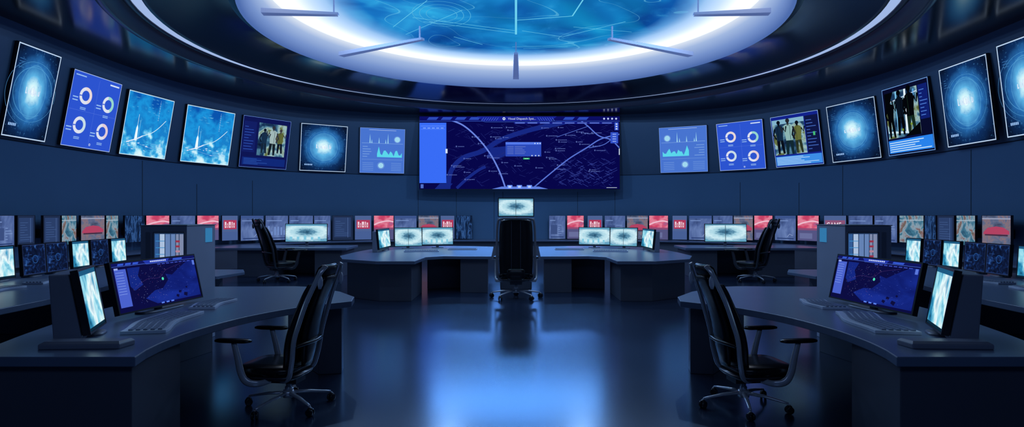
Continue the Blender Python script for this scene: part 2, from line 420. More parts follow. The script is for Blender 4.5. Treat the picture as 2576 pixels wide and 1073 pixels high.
def c_mainmap(c):
    def U(x): return (x-1057)/500.0
    def V(y): return (476-y)/183.0
    def P(l): return [(U(x), V(y)) for x, y in l]
    c.rect(0, 0, 1, 1, E(7, 6, 74), 0)
    st = E(34, 42, 120); rd = E(88, 116, 214); rv = E(22, 40, 132); lb = E(104, 124, 200)
    c.line(P(spline([(1128, 476), (1136, 430), (1165, 398), (1215, 380), (1260, 352), (1330, 328), (1400, 312), (1450, 300)])), 0.065, rv, 1)
    c.line(P(spline([(1150, 474), (1178, 448), (1205, 428), (1222, 420)])), 0.04, rv, 1)
    c.poly(P([(1225, 395), (1235, 372), (1275, 368), (1272, 392), (1250, 402)]), rv, 1)
    c.poly(P([(1095, 476), (1108, 462), (1140, 462), (1128, 476)]), rv, 1)
    for i in range(300):
        x = random.uniform(1128, 1548); y = random.uniform(312, 468); a = random.choice((-0.55, 0.95, -0.6, 0.4)); L = random.uniform(4, 26)
        x2 = x+L*math.cos(a); y2 = y+L*math.sin(a)*0.8
        if 1128 < x2 < 1550 and 306 < y2 < 472: c.line(P([(x, y), (x2, y2)]), random.choice((0.0025, 0.004)), st, 2)
    for i in range(110):
        x = random.uniform(1390, 1540); y = random.uniform(396, 466); a = random.choice((0.62, -0.55)); L = random.uniform(6, 22)
        x2 = x+L*math.cos(a); y2 = y+L*math.sin(a)*0.8
        if x2 < 1552 and 396 < y2 < 472: c.line(P([(x, y), (x2, y2)]), 0.004, E(54, 68, 158), 2)
    main = P(spline([(1128, 300), (1165, 315), (1200, 345), (1232, 385), (1256, 430), (1272, 474)]))
    c.line(main, 0.022, rd, 3); c.line(main, 0.004, E(150, 170, 240), 4)
    c.line(P(spline([(1340, 474), (1385, 436), (1430, 400), (1475, 372), (1510, 350), (1556, 338)])), 0.016, rd, 3)
    c.line(P(spline([(1450, 296), (1478, 318), (1505, 342), (1535, 352), (1556, 372)])), 0.016, rd, 3)
    c.line(P(spline([(1480, 372), (1512, 366), (1530, 356), (1545, 340)])), 0.009, rd, 3)
    c.line(P([(1400, 345), (1478, 318)]), 0.006, rd, 3)
    for i in range(48):
        x = random.uniform(1130, 1520); y = random.uniform(316, 466); wd = random.uniform(8, 24)
        if 1262 < x < 1372 and 350 < y < 400: continue
        q = x
        while q < x+wd:
            c.rect(U(q), V(y), U(q+1.6), V(y-1.3), lb, 4); q += 2.3
        c.ring(U(x-4), V(y-1), 0.005, 0.010, lb, 4, n=8)
    c.rect(U(1057), V(461), U(1124), V(309), E(56, 108, 246), 5)
    c.rect(U(1060), V(318), U(1121), V(317), E(110, 150, 255), 6); c.rect(U(1060), V(326), U(1121), V(325), E(90, 135, 255), 6)
    for i in range(5): c.rect(U(1066+i*11), V(323.5), U(1073+i*11), V(321.5), E(140, 175, 255), 6)
    c.rect(0, V(305), 1, 1, E(12, 14, 100), 5)
    c.poly(P([(1200, 293), (1400, 293), (1385, 305), (1215, 305)]), E(24, 34, 150), 6)
    for x0 in (1075, 1110, 1145, 1180, 1415, 1450): c.poly(P([(x0, 302), (x0+24, 302), (x0+30, 295), (x0+6, 295)]), E(44, 74, 185), 6)
    for x0 in range(1212, 1250, 6): c.line(P([(x0, 304), (x0+6, 296)]), 0.005, E(80, 116, 210), 7)
    for x0 in range(1352, 1390, 6): c.line(P([(x0, 296), (x0+6, 304)]), 0.005, E(80, 116, 210), 7)
    c.line(P([(1057, 305), (1215, 305), (1222, 307), (1378, 307), (1385, 305), (1557, 305)]), 0.005, E(60, 96, 205), 7)
    c.text('Visual Dispatch Syst...', U(1278), V(301.5), 0.044, E(200, 212, 245), 8)
    c.ring(U(1268), V(299), 0.008, 0.02, W1, 8, n=16)
    for i in range(4): c.ring(U(1518+i*10), V(299), 0.0, 0.014, E(190, 205, 250), 8, n=8)
    c.rect(U(1293), V(312), U(1543), V(307), E(20, 28, 130), 6)
    for i in range(8): c.rect(U(1296+i*31), V(311), U(1320+i*31), V(308.5), E(96, 122, 215), 7)
    c.rect(U(1544), V(328), U(1554), V(308), E(54, 84, 205), 7)
    for i in range(3): c.rect(U(1547), V(326-i*6), U(1551), V(323-i*6), W1, 8)
    c.rect(U(1534), V(361), U(1553), V(333), E(50, 80, 200), 7)
    for i in range(4): c.rect(U(1539), V(357-i*6), U(1548), V(355-i*6), E(150, 175, 245), 8)
    c.rect(U(1272), V(394), U(1361), V(358), E(44, 74, 186), 7); c.rect(U(1272), V(364), U(1361), V(358), E(84, 122, 236), 8)
    for i in range(5):
        c.rect(U(1276), V(370+i*4.4), U(1292), V(368.6+i*4.4), lb, 9); c.rect(U(1295), V(370+i*4.4), U(1312+random.random()*22), V(368.6+i*4.4), lb, 9)
    for x in (1338, 1347, 1355): c.ring(U(x), V(392), 0, 0.009, W1, 9, n=8)
    for x in (1344, 1351, 1357): c.rect(U(x), V(362.5), U(x+2.5), V(360), W1, 9)
    c.rect(U(1316), V(401.5), U(1332), V(397.5), E(40, 170, 110), 8); c.rect(U(1319), V(400.2), U(1329), V(398.8), E(170, 240, 200), 9)
    c.poly(P([(1238, 476), (1262, 470), (1355, 470), (1378, 476)]), E(96, 128, 225), 7)
    for x in (1276, 1300, 1325): c.rect(U(x), V(475), U(x+13), V(466), E(100, 140, 245), 8); c.rect(U(x+3), V(473), U(x+10), V(468), E(190, 210, 255), 9)
    c.rect(U(1060), V(474), U(1067), V(464), E(80, 110, 200), 7); c.rect(U(1524), V(473), U(1550), V(472), W1, 7)
    c.rect(U(1555), V(390), U(1557), V(374), W1, 8); c.rect(U(1122), V(386), U(1127), V(375), W1, 8)
def c_deskmap(c):
    c.rect(0, 0, 1, 1, E(12, 13, 66), 0)
    c.poly([(0.42, 0.05), (0.3, 0.2), (0.42, 0.34), (0.52, 0.36), (0.6, 0.52), (0.58, 0.66), (0.66, 0.62), (0.74, 0.72), (0.9, 0.9), (0.99, 0.9), (0.99, 0.05)], SEA, 1)
    c.poly([(0.16, 0.88), (0.3, 0.88), (0.26, 0.7), (0.3, 0.5), (0.2, 0.4), (0.16, 0.5)], E(20, 40, 130), 1)
    land = E(14, 14, 60)
    for x, y, s in ((0.7, 0.2, 0.03), (0.76, 0.12, 0.04), (0.66, 0.12, 0.03), (0.8, 0.28, 0.02)):
        c.poly([(x, y), (x+s, y-s), (x+s*1.4, y+s), (x+s*0.3, y+1.6*s)], land, 2)
    rnd = random.Random(3)
    for i in range(150):
        x = rnd.uniform(0.17, 0.6); y = rnd.uniform(0.1, 0.86)
        c.rect(x, y, x+rnd.uniform(0.002, 0.008), y+0.006, rnd.choice((E(80, 70, 130), E(130, 70, 120), E(60, 80, 170), E(130, 140, 190))), 3)
    for i in range(34):
        x = rnd.uniform(0.6, 0.95); y = rnd.uniform(0.1, 0.86)
        c.rect(x, y, x+rnd.uniform(0.003, 0.015), y+0.005, E(60, 80, 180), 3)
    c.line(spline([(0.2, 0.45), (0.35, 0.6), (0.5, 0.6), (0.6, 0.75), (0.8, 0.85)]), 0.003, E(90, 60, 130), 3)
    c.rect(0.02, 0.1, 0.14, 0.87, E(74, 98, 205), 3); c.rect(0.02, 0.86, 0.06, 0.9, E(150, 170, 240), 4)
    for i in range(9): c.rect(0.03, 0.80-i*0.055, 0.11, 0.81-i*0.055, E(130, 155, 235), 4)
    c.rect(0.0, 0.93, 1, 1, E(16, 22, 96), 4)
    c.poly([(0.34, 1), (0.66, 1), (0.63, 0.925), (0.37, 0.925)], E(36, 56, 170), 5)
    for i in range(9): c.rect(0.42+i*0.022, 0.95, 0.437+i*0.022, 0.98, E(190, 205, 250), 6)
    for x in (0.06, 0.14, 0.22, 0.7, 0.76): c.poly([(x, 0.945), (x+0.06, 0.945), (x+0.07, 0.985), (x+0.01, 0.985)], E(54, 90, 210), 5)
    c.line([(0, 0.93), (0.36, 0.93), (0.375, 0.92), (0.625, 0.92), (0.64, 0.93), (1, 0.93)], 0.006, E(90, 130, 240), 6)
    for i in range(8): c.rect(0.5+i*0.055, 0.88, 0.54+i*0.055, 0.9, E(60, 80, 190), 5)
    c.rect(0.955, 0.78, 0.985, 0.89, E(90, 120, 220), 5)
    c.ring(0.53, 0.56, 0, 0.034, E(80, 225, 185), 6, n=20)
    for x in (0.46, 0.52, 0.58): c.rect(x, 0.03, x+0.035, 0.06, E(90, 130, 240), 5)
def c_bright(c):
    c.rect(0, 0, 1, 1, BRIGHT, 0); c.rect(0.49, 0, 0.505, 1, E(60, 90, 110), 1)
    c.rect(0, 0, 1, 0.05, E(100, 170, 195), 1); c.rect(0, 0.93, 1, 1, E(80, 140, 172), 1)
def c_bright2(c):
    c.rect(0, 0, 1, 1, BRIGHT, 0)
    for i in range(5): c.rect(0.1+i*0.17, 0.1, 0.16+i*0.17, 0.25+0.1*random.random(), E(130, 200, 225), 1)
    c.rect(0, 0.9, 1, 1, E(90, 155, 188), 1)
def c_curtain(c):
    c.rect(0, 0, 1, 1, CURTAIN, 0); c.rect(0, 0, 1, 0.05, E(12, 40, 60), 1); c.rect(0, 0.92, 1, 1, E(30, 90, 130), 1)
def c_dark(c):
    c.rect(0, 0, 1, 1, DARKMAP, 0); c.border(0.02, E(40, 60, 110))
    for i in range(4): c.rect(0.1, 0.3+i*0.12, 0.2+random.random()*0.3, 0.31+i*0.12, E(50, 90, 160), 1)
    c.ring(0.55, 0.5, 0.12, 0.14, E(40, 90, 160), 1)
def c_grey(c):
    c.rect(0, 0, 1, 1, GREYDOC, 0); r = random.random()
    c.rect(0.05, 0.78, 0.3+0.5*r, 0.81, E(120, 146, 200), 1)
    if r < 0.4:
        c.rect(0.1, 0.2, 0.5, 0.6, E(58, 78, 128), 1)
        for i in range(5): c.rect(0.56, 0.22+i*0.09, 0.66+random.random()*0.25, 0.245+i*0.09, E(120, 146, 198), 1)
    elif r < 0.7:
        c.line([(0.6, 0.15), (0.7, 0.26), (0.85, 0.2)], 0.02, E(150, 168, 208), 1); c.rect(0, 0.88, 1, 1, E(60, 84, 140), 1)
    else:
        for i in range(6): c.rect(0.1+i*0.14, 0.2, 0.18+i*0.14, 0.3+random.random()*0.3, E(110, 138, 196), 1)
    c.rect(0.1, 0.06, 0.9, 0.1, E(40, 60, 110), 1)
def c_doc(c):
    c.rect(0, 0, 1, 1, E(30, 44, 74), 0); c.rect(0.08, 0.12, 0.9, 0.93, E(42, 62, 104), 1)
    for i in range(8): c.rect(0.15, 0.2+i*0.08, 0.35+random.random()*0.45, 0.212+i*0.08, E(70, 98, 150), 2)
    c.line([(0.75, 0.1), (0.75, 0.92)], 0.012, E(90, 120, 175), 2)
def c_pink(c):
    c.rect(0, 0, 1, 1, PINKM, 0)
    c.line(spline([(0, 0.62), (0.3, 0.72), (0.7, 0.78), (1, 0.74)], 5), 0.06, E(236, 186, 204), 1)
    c.rect(0, 0, 1, 0.42, E(84, 84, 130), 1); c.rect(0.1, 0.08, 0.7, 0.3, E(104, 110, 156), 2); c.rect(0, 0.42, 1, 0.5, E(140, 76, 116), 1)
def c_carpink(c):
    c.rect(0, 0, 1, 1, BROWN, 0)
    c.poly([(0.05, 0.45), (0.2, 0.60), (0.5, 0.65), (0.75, 0.62), (0.95, 0.5), (0.95, 0.40), (0.05, 0.38)], E(176, 66, 98), 1)
    c.rect(0.1, 0.34, 0.9, 0.39, E(70, 44, 66), 1); c.rect(0, 0.88, 1, 0.92, E(150, 158, 185), 1)
def c_mark(c):
    wide = c.w/c.h > 0.85
    c.rect(0, 0, 1, 1, E(76, 98, 148), 0); c.rect(0, 0, 1, 0.35, E(70, 94, 148), 1)
    if wide:
        c.rect(0.05, 0.45, 0.95, 0.82, E(140, 84, 120), 1); c.text('CAME', 0.1, 0.5, 0.34, E(246, 232, 240), 3, 0.8)
    else:
        c.rect(0.1, 0.45, 0.92, 0.82, E(176, 56, 90), 1); x = 0.17
        for wd, hh in ((0.10, 0.24), (0.05, 0.18), (0.14, 0.24), (0.06, 0.24), (0.08, 0.2)):
            c.rect(x, 0.51, x+wd, 0.51+hh, E(236, 204, 218), 2)
            c.rect(x+wd*0.35, 0.56, x+wd*0.7, 0.63, E(176, 56, 90), 3); x += wd+0.05
def c_street(c): c.rect(0, 0, 1, 1, STREET, 0); c.rect(0, 0.82, 1, 0.85, E(160, 180, 195), 1)
def c_waves(c): c.rect(0, 0, 1, 1, WAVES, 0)
def c_shelf(c):
    c.rect(0, 0, 1, 1, E(30, 52, 86), 0); x = 0.02
    rnd = random.Random(5)
    while x < 0.95:
        wd = rnd.uniform(0.08, 0.18); c.rect(x, 0.03, min(x+wd, 0.98), 0.97, rnd.choice((E(170, 192, 222), E(100, 130, 180), E(50, 92, 150), E(126, 138, 170))), 1); x += wd+0.025
    for i in range(5): c.rect(0.72, 0.12+i*0.15, 0.86, 0.18+i*0.15, rnd.choice((E(150, 50, 74), E(90, 40, 60), E(180, 130, 150))), 2)
    for i in range(4): c.rect(0.05, 0.15+i*0.2, 0.35, 0.17+i*0.2, E(60, 140, 200), 2)

def tiltM(z0, ang):
    return Matrix.Translation((0, 0, z0)) @ Matrix.Rotation(ang, 4, 'X')
def display(name, label, cat, loc, yaw, w, h, z0, content, tilt=0.0, thick=0.05, bez=0.012, stand=None, mount=0.0, group=None, housing=False, bezmat=None):
    """front faces local -Y; tilt>0 leans the top forward, <0 leans it back"""
    r = root(name, label, cat, loc, yaw, group)
    M = tiltM(z0, tilt); bm_ = bezmat or BEZ
    b = MB(); b.box((0, thick/2+0.004, h/2), (w+2*bez, thick, h+2*bez), bm_, M)
    f = 0.006
    for cx, cz, sx, sz in ((0, -bez/2, w+2*bez, bez), (0, h+bez/2, w+2*bez, bez), (-w/2-bez/2, h/2, bez, h), (w/2+bez/2, h/2, bez, h)):
        b.box((cx, -f/2+0.004, cz), (sx, f+0.008, sz), bm_, M)
    if mount > 0: b.box((0, thick+mount/2, h*0.4), (w*0.3, mount, h*0.3), bm_, M)
    build('display_casing', b, r)
    c = Canvas(w, h); content(c)
    for i in range(len(c.v)): c.v[i] = M @ c.v[i]
    build('screen', c, r, fixn=False)
    if stand:
        s = MB(); s.box((0, thick+0.03, z0/2+0.06), (0.07, 0.03, z0+0.12), GREYP)
        s.superpad((0, thick+0.01, 0), stand/2, 0.09, [(0, 1), (0.012, 1), (0.016, 0.95)], GREYP)
        build('stand', s, r)
    if housing:
        s = MB(); d = housing
        s.add([(-w/2-0.02, thick+0.005, 0), (w/2+0.02, thick+0.005, 0), (w/2+0.02, d, 0), (-w/2-0.02, d, 0),
               (-w/2-0.02, thick+0.005, h+0.03), (w/2+0.02, thick+0.005, h+0.03), (w/2+0.02, d*0.75, h+0.03), (-w/2-0.02, d*0.75, h+0.03)],
              [(0, 3, 2, 1), (4, 5, 6, 7), (0, 1, 5, 4), (1, 2, 6, 5), (2, 3, 7, 6), (3, 0, 4, 7)], BOXG)
        for i in range(len(s.v)):
            p = s.v[i]
            if p.z > 0: s.v[i] = Vector((p.x, p.y-math.tan(tilt)*p.z, p.z))
        build('housing', s, r, 0.008)
    return r

# ------------------------------------------------------------------ room shell
HALF = [(0, 22.1), (3.62, 22.0), (5.66, 21.4), (7.43, 20.35), (8.7, 18.75), (9.55, 16.8), (9.92, 14.7), (9.92, 12.6), (9.82, 10.5), (9.75, 7.0), (9.7, 2.0), (9.7, -3.0)]
RW = spline(HALF, 7)
def bearing(a): return (a-1298)/1500.0
def wall_at(t):
    s = 1 if t >= 0 else -1; t = abs(t)
    for (x0, y0), (x1, y1) in zip(RW, RW[1:]):
        if y1 <= 0.5: break
        t0 = x0/y0; t1 = x1/y1
        if t0 <= t <= t1:
            lo, hi = 0.0, 1.0
            for _ in range(30):
                m = (lo+hi)/2; x = x0+(x1-x0)*m; y = y0+(y1-y0)*m
                if x/y < t: lo = m
                else: hi = m
            return Vector((s*x, y))
    return Vector((s*9.7, 9.7/max(t, 0.01)))
def normals(pl):
    out = []
    for i in range(len(pl)):
        a = Vector(pl[max(i-1, 0)]); b = Vector(pl[min(i+1, len(pl)-1)]); d = (b-a).normalized()
        out.append(Vector((d.y, -d.x)))
    return out
ZB = 3.07; ZT = 5.22; LEAN = 0.191
def wall_piece(name, pl, label):
    nm = normals(pl); vs = []; n = len(pl)
    cen = Vector((0, 12))
    inn = [k if (cen-Vector(p)).dot(k) > 0 else -k for p, k in zip(pl, nm)]
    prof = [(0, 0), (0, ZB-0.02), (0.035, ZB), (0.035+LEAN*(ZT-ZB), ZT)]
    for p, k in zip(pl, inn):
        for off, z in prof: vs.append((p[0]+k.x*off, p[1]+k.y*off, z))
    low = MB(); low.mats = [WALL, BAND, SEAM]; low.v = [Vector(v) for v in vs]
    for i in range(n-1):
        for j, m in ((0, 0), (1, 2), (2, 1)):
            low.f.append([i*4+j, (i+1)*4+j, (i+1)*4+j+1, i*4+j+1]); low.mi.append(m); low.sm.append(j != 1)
    structure(build(name, low), label, 'wall')
kb = 7
wall_piece('wall_back', [(-x, y) for x, y in reversed(RW[:kb+1])]+RW[1:kb+1], 'slate-blue flat control room wall behind the main map')
wall_piece('wall_right', RW[kb:], 'slate-blue curved wall with inward-leaning screen band')
wall_piece('wall_left', [(-x, y) for x, y in RW[kb:]], 'slate-blue curved wall with inward-leaning screen band')
mb = MB(); mb.box((0, -3.05, ZT/2), (19.6, 0.1, ZT), WALL); structure(build('wall_front', mb), 'plain slate-blue wall closing the room', 'wall')

# floor
def floor_mat():
    n = NT('floor_dark_polished'); p = n.node('ShaderNodeBsdfPrincipled')
    g = n.node('ShaderNodeTexCoord').outputs['Object']
    nz = n.noise(g, 0.6, 3)
    c = n.ramp(nz, [(0.3, (28, 38, 60)), (0.7, (34, 46, 72))]); n.link(c, p.inputs['Base Color'])
    r = n.node('ShaderNodeMapRange'); r.inputs['To Min'].default_value = 0.18; r.inputs['To Max'].default_value = 0.22
    n.link(nz, r.inputs['Value']); n.link(r.outputs[0], p.inputs['Roughness'])
    p.inputs['IOR'].default_value = 2.7
    p.inputs['Specular Tint'].default_value = (0.6, 0.8, 1.0, 1)
    n.link(p.outputs[0], n.out.inputs[0]); return n.m
mb = MB(); mb.box((0, 9.6, -0.05), (20.6, 25.6, 0.1), floor_mat()); structure(build('floor', mb), 'dark polished reflective floor', 'floor')

# ceiling
CC = (0.0, 13.15)
def ceil_outer():
    full = RW+[(-x, y) for x, y in reversed(RW)]
    N = 96; vs = []; fs = []
    for i in range(N):
        a = 2*math.pi*i/N; d = Vector((math.cos(a), math.sin(a))); best = 30
        for (x0, y0), (x1, y1) in zip(full, full[1:]+full[:1]):
            ex, ey = x1-x0, y1-y0; det = d.x*(-ey)+ex*d.y
            if abs(det) < 1e-9: continue
            bx, by = x0-CC[0], y0-CC[1]
            t = (bx*(-ey)+ex*by)/det; u = (d.x*by-d.y*bx)/det
            if t > 0 and -1e-6 <= u <= 1+1e-6: best = min(best, t)
        vs.append((CC[0]+d.x*best, CC[1]+d.y*best, ZT)); vs.append((CC[0]+d.x*7.75, CC[1]+d.y*7.75, ZT))
    for i in range(N):
        j = (i+1) % N; fs.append((2*i, 2*j, 2*j+1, 2*i+1))
    return vs, fs
mb = MB(); vs, fs = ceil_outer(); mb.add(vs, fs, CEIL)
mb.lathe([(7.75, ZT), (7.72, 5.19), (7.6, 5.20), (7.42, 5.40)], RIM, 128, CC)
mb.lathe([(7.05, 5.40), (6.9, 5.46), (6.1, 5.66), (5.75, 5.66)], CEIL, 128, CC)
structure(build('ceiling', mb, fixn=False), 'black gloss stepped circular ceiling', 'ceiling')
r = root('ring_light', 'thin white circular light strip set in black ceiling', 'light', (CC[0], CC[1], 5.4))
mb = MB(); mb.lathe([(7.30, 0.0), (7.10, 0.0)], E(160, 184, 230, 1.0), 128, sm=False)
build('light_diffuser', mb, r, fixn=False)
mb = MB(); mb.lathe([(7.42, 0.0), (7.40, -0.03), (7.30, -0.03), (7.30, 0.0)], RIM, 128); mb.lathe([(7.10, 0.0), (7.10, -0.03), (7.05, 0.0)], RIM, 128)
build('ring_housing', mb, r, fixn=False)

def dome_mat():
    n = NT('dome_sky_display'); g = n.node('ShaderNodeTexCoord').outputs['Object']
    d = n.vm('LENGTH', n.vm('MULTIPLY', g, (1, 1, 0)))
    nz = n.noise(g, 0.32, 3, 0.9); nz2 = n.noise(g, 0.22, 1, 1.6, 3.7); nz3 = n.noise(g, 0.25, 2, 1.0, 8.1)
    nz4 = n.noise(g, 0.8, 6, 1.8, 12.3)
    blue = n.ramp(nz, [(0.3, (8, 58, 132)), (0.45, (14, 84, 166)), (0.56, (24, 116, 196)), (0.68, (48, 168, 228))])
    cy = n.ramp(nz3, [(0.47, (0, 0, 0)), (0.6, (10, 130, 170)), (0.72, (60, 220, 236))])
    blue = n.mix(0.75, blue, cy, 'SCREEN')
    wisps = n.ramp(nz4, [(0.5, (0, 0, 0)), (0.62, (14, 66, 104)), (0.7, (50, 130, 170))])
    blue = n.mix(0.6, blue, wisps, 'SCREEN')
    iso = n.math('LESS_THAN', n.math('ABSOLUTE', n.math('SUBTRACT', n.math('FRACT', n.math('MULTIPLY', nz2, 5.0)), 0.5)), 0.010)
    blue = n.mix(n.math('MULTIPLY', iso, 0.3), blue, (120, 220, 245))
    white = n.ramp(n.math('DIVIDE', d, 5.3), [(0.60, (50, 150, 214)), (0.72, (110, 172, 228)), (0.84, (190, 214, 244)), (0.93, (248, 249, 250)), (1.0, (214, 226, 250))])
    f = n.math('ADD', d, n.math('MULTIPLY', n.math('SUBTRACT', nz, 0.5), 0.5))
    mr = n.node('ShaderNodeMapRange'); mr.inputs['From Min'].default_value = 3.4; mr.inputs['From Max'].default_value = 4.1; n.link(f, mr.inputs['Value'])
    col = n.mix(mr.outputs[0], blue, white)
    st = n.node('ShaderNodeMapRange'); st.inputs['From Min'].default_value = 3.6; st.inputs['From Max'].default_value = 4.9
    st.inputs['To Min'].default_value = 1.0; st.inputs['To Max'].default_value = 1.3; n.link(d, st.inputs['Value'])
    return n.emit(col, st.outputs[0])
def fascia_mat():
    n = NT('fascia_painted_light'); g = n.node('ShaderNodeTexCoord').outputs['Object']  # light on the fascia painted in as an emission gradient, paler upwards
    sep = n.node('ShaderNodeSeparateXYZ'); n.link(g, sep.inputs[0])
    f = n.math('DIVIDE', n.math('ADD', sep.outputs[2], 0.6), 0.6)
    c = n.ramp(f, [(0.0, (82, 114, 182)), (0.35, (124, 154, 214)), (0.75, (170, 194, 236)), (1.0, (230, 240, 255))])
    return n.emit(c, 0.9)
r = root('dome_light', 'large round luminous ceiling dome with blue sky-map display and white rim', 'light', (CC[0], CC[1], 6.19))
mb = MB(); mb.lathe([(5.22, 0.0), (4.6, 0.0), (3.7, 0.0), (2.4, 0.0), (1.2, 0.0), (0.02, 0.0)], dome_mat(), 128, sm=False)
dl = E(110, 210, 240)
def strip(a, b, wd, mat, z=-0.01):
    a = Vector(a); b = Vector(b); t = (b-a).normalized(); k = Vector((-t.y, t.x))*wd/2
    mb.add([(a.x+k.x, a.y+k.y, z), (b.x+k.x, b.y+k.y, z), (b.x-k.x, b.y-k.y, z), (a.x-k.x, a.y-k.y, z)], [(0, 1, 2, 3)], mat)
for a, b, wd in [((0, 2.0), (0, -1.2), 0.05), ((0, 1.9), (-2.2, 1.0), 0.02), ((0, 1.7), (-2.4, 0.7), 0.02), ((0.15, 1.7), (1.2, 2.2), 0.02), ((1.2, 2.2), (2.6, 1.0), 0.02),
                 ((0.0, 0.9), (1.3, 0.6), 0.03), ((1.3, 0.6), (1.5, -1.0), 0.03), ((0, 3.3), (0, 2.8), 0.03), ((-0.1, 3.1), (1.6, 3.0), 0.015), ((0.2, 3.3), (1.4, 3.1), 0.012),
                 ((-2.8, 2.0), (-1.2, 0.2), 0.015), ((-3.0, 1.4), (-1.9, -0.4), 0.015), ((2.9, 1.8), (1.4, 1.4), 0.015), ((-1.6, 2.2), (-0.9, 2.9), 0.02)]:
    strip(a, b, wd, dl)
for rr in (0.35, 0.5, 0.66):
    for i in range(32):
        a0 = 2*math.pi*i/32; a1 = 2*math.pi*(i+1)/32
        strip((-1.7+rr*math.cos(a0), 0.5+rr*math.sin(a0)*1.3), (-1.7+rr*math.cos(a1), 0.5+rr*math.sin(a1)*1.3), 0.015, E(80, 175, 220))
build('sky_map_panel', mb, r, fixn=False)
mb = MB(); mb.lathe([(5.62, -0.54), (5.62, -0.60), (5.56, -0.60), (5.42, -0.36), (5.30, -0.12), (5.22, 0.0)], fascia_mat(), 128)
build('dome_rim', mb, r, fixn=False)
mb = MB(); mb.lathe([(5.76, -0.53), (5.66, -0.56), (5.62, -0.60)], RIM, 128); build('outer_trim_ring', mb, r, fixn=False)
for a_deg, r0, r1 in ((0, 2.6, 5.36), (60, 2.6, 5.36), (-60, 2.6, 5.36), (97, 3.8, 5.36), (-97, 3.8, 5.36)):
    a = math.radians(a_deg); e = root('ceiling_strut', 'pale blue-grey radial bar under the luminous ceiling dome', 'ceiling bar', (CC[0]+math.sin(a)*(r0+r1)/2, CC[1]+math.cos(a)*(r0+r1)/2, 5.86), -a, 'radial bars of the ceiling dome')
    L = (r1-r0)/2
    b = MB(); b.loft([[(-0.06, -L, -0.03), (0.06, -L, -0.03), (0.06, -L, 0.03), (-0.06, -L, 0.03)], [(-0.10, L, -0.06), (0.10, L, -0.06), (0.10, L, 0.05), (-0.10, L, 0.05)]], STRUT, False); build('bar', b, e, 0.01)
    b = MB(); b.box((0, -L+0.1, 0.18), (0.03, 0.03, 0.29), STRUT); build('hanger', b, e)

# wall seams
SEAMS = [(358, ZB-0.05), (495, 2.5), (635, 2.7), (1052, 2.5), (1148, 2.45), (1243, 2.45), (1265, 2.45), (1453, 2.45), (1547, 2.45), (1862, 2.7), (2120, ZB-0.05), (2443, ZB-0.05), (2010, 2.6)]
for i, (a, zt) in enumerate(SEAMS):
    p = wall_at(bearing(a)); d = Vector((0, 12))-p; d.normalize()
    mb = MB(); mb.box((0, 0, (zt+0.72)/2), (0.013, 0.016, zt-0.72), SEAM)
    o = build('trim_%d' % (i+1), mb); o.location = (p.x, p.y, 0); o.rotation_euler = (0, 0, math.atan2(d.y, d.x)-math.pi/2); structure(o, 'thin dark panel joint in slate-blue wall', 'trim')

# ------------------------------------------------------------------ upper wall displays
T0 = math.atan(LEAN)
UP = [(-15, 97, c_hud, 'round radar graphic on glowing blue', 1.80, T0, 0.12), (137, 262, c_donut, 'four ring charts on bright blue', 1.66, T0, 0.12), (288, 404, c_sky, 'white clouds on cyan sky', 1.6, T0, 0.12), (445, 566, c_sky, 'white clouds on cyan sky', 1.6, T0, 0.12),
      (595, 714, c_people, 'people photo in navy window', 1.6, T0, 0.12), (751, 866, c_hud, 'round radar graphic on glowing blue', 1.6, T0, 0.12), (904, 1015, c_chart, 'pale charts on soft blue', 1.6, T0, 0.12),
      (1664, 1782, lambda c: c_chart(c, True), 'pale charts on soft blue', 1.6, T0, 0.12), (1816, 1931, c_donut, 'four ring charts on bright blue', 1.6, T0, 0.12), (1960, 2080, c_people2, 'people photo beside blue panels', 1.6, T0, 0.12), (2107, 2230, c_hud, 'round radar graphic on glowing blue', 1.62, 0.15, 0.16),
      (2258, 2377, c_people3, 'dark figures above bright blue rows', 1.70, 0.12, 0.22), (2413, 2538, c_hud, 'round radar graphic on glowing blue', 1.74, 0.12, 0.24), (2567, 2700, c_hud, 'round radar graphic on glowing blue', 1.8, 0.12, 0.24)]
def chord_place(a0, a1, off):
    L = wall_at(bearing(a0)); R = wall_at(bearing(a1)); d = R-L; w = d.length; d.normalize()
    n = Vector((d.y, -d.x))
    mid = (L+R)/2+n*off
    return mid, math.atan2(d.y, d.x), w
for a0, a1, fn, lab, hh, tl, off in UP:
    mid, yaw, w = chord_place(a0, a1, off)
    display('wall_display', 'tilted wall display showing '+lab, 'screen', (mid.x, mid.y, ZB+0.04), yaw, w, hh, 0.0, fn, tilt=tl, thick=0.05, bez=0.01, mount=off-0.09, group='tilted displays around the upper wall')
display('main_map_display', 'very wide navy street-map display titled Visual Dispatch Syst...', 'screen', (0.13, 21.45, 2.53), 0, 7.2, 2.61, 0.0, c_mainmap, thick=0.08, bez=0.01, mount=0.38)

# ------------------------------------------------------------------ counter + row of displays along the wall
cn = [(x, y) for x, y in RW if y > 8.5]
path = [(-x, y) for x, y in reversed(cn)]+cn[1:]
nm = normals(path); cen = Vector((0, 12)); inn = [k if (cen-Vector(p)).dot(k) > 0 else -k for p, k in zip(path, nm)]
r = root('wall_counter', 'long dark continuous counter following the curved wall', 'counter', (0, 21.0, 0))
def ribbon(o0, o1, z0, z1, mat):
    rings = []
    for p, k in zip(path, inn):
        rings.append([(p[0]+k.x*o0, p[1]+k.y*o0-21.0, z0), (p[0]+k.x*o1, p[1]+k.y*o1-21.0, z0), (p[0]+k.x*o1, p[1]+k.y*o1-21.0, z1), (p[0]+k.x*o0, p[1]+k.y*o0-21.0, z1)])
    m = MB(); m.loft(rings, mat, False); return m
build('countertop', ribbon(0.05, 0.95, 0.66, 0.70, DESK), r); build('counter_front', ribbon(0.75, 0.80, 0.0, 0.66, DESKD), r)
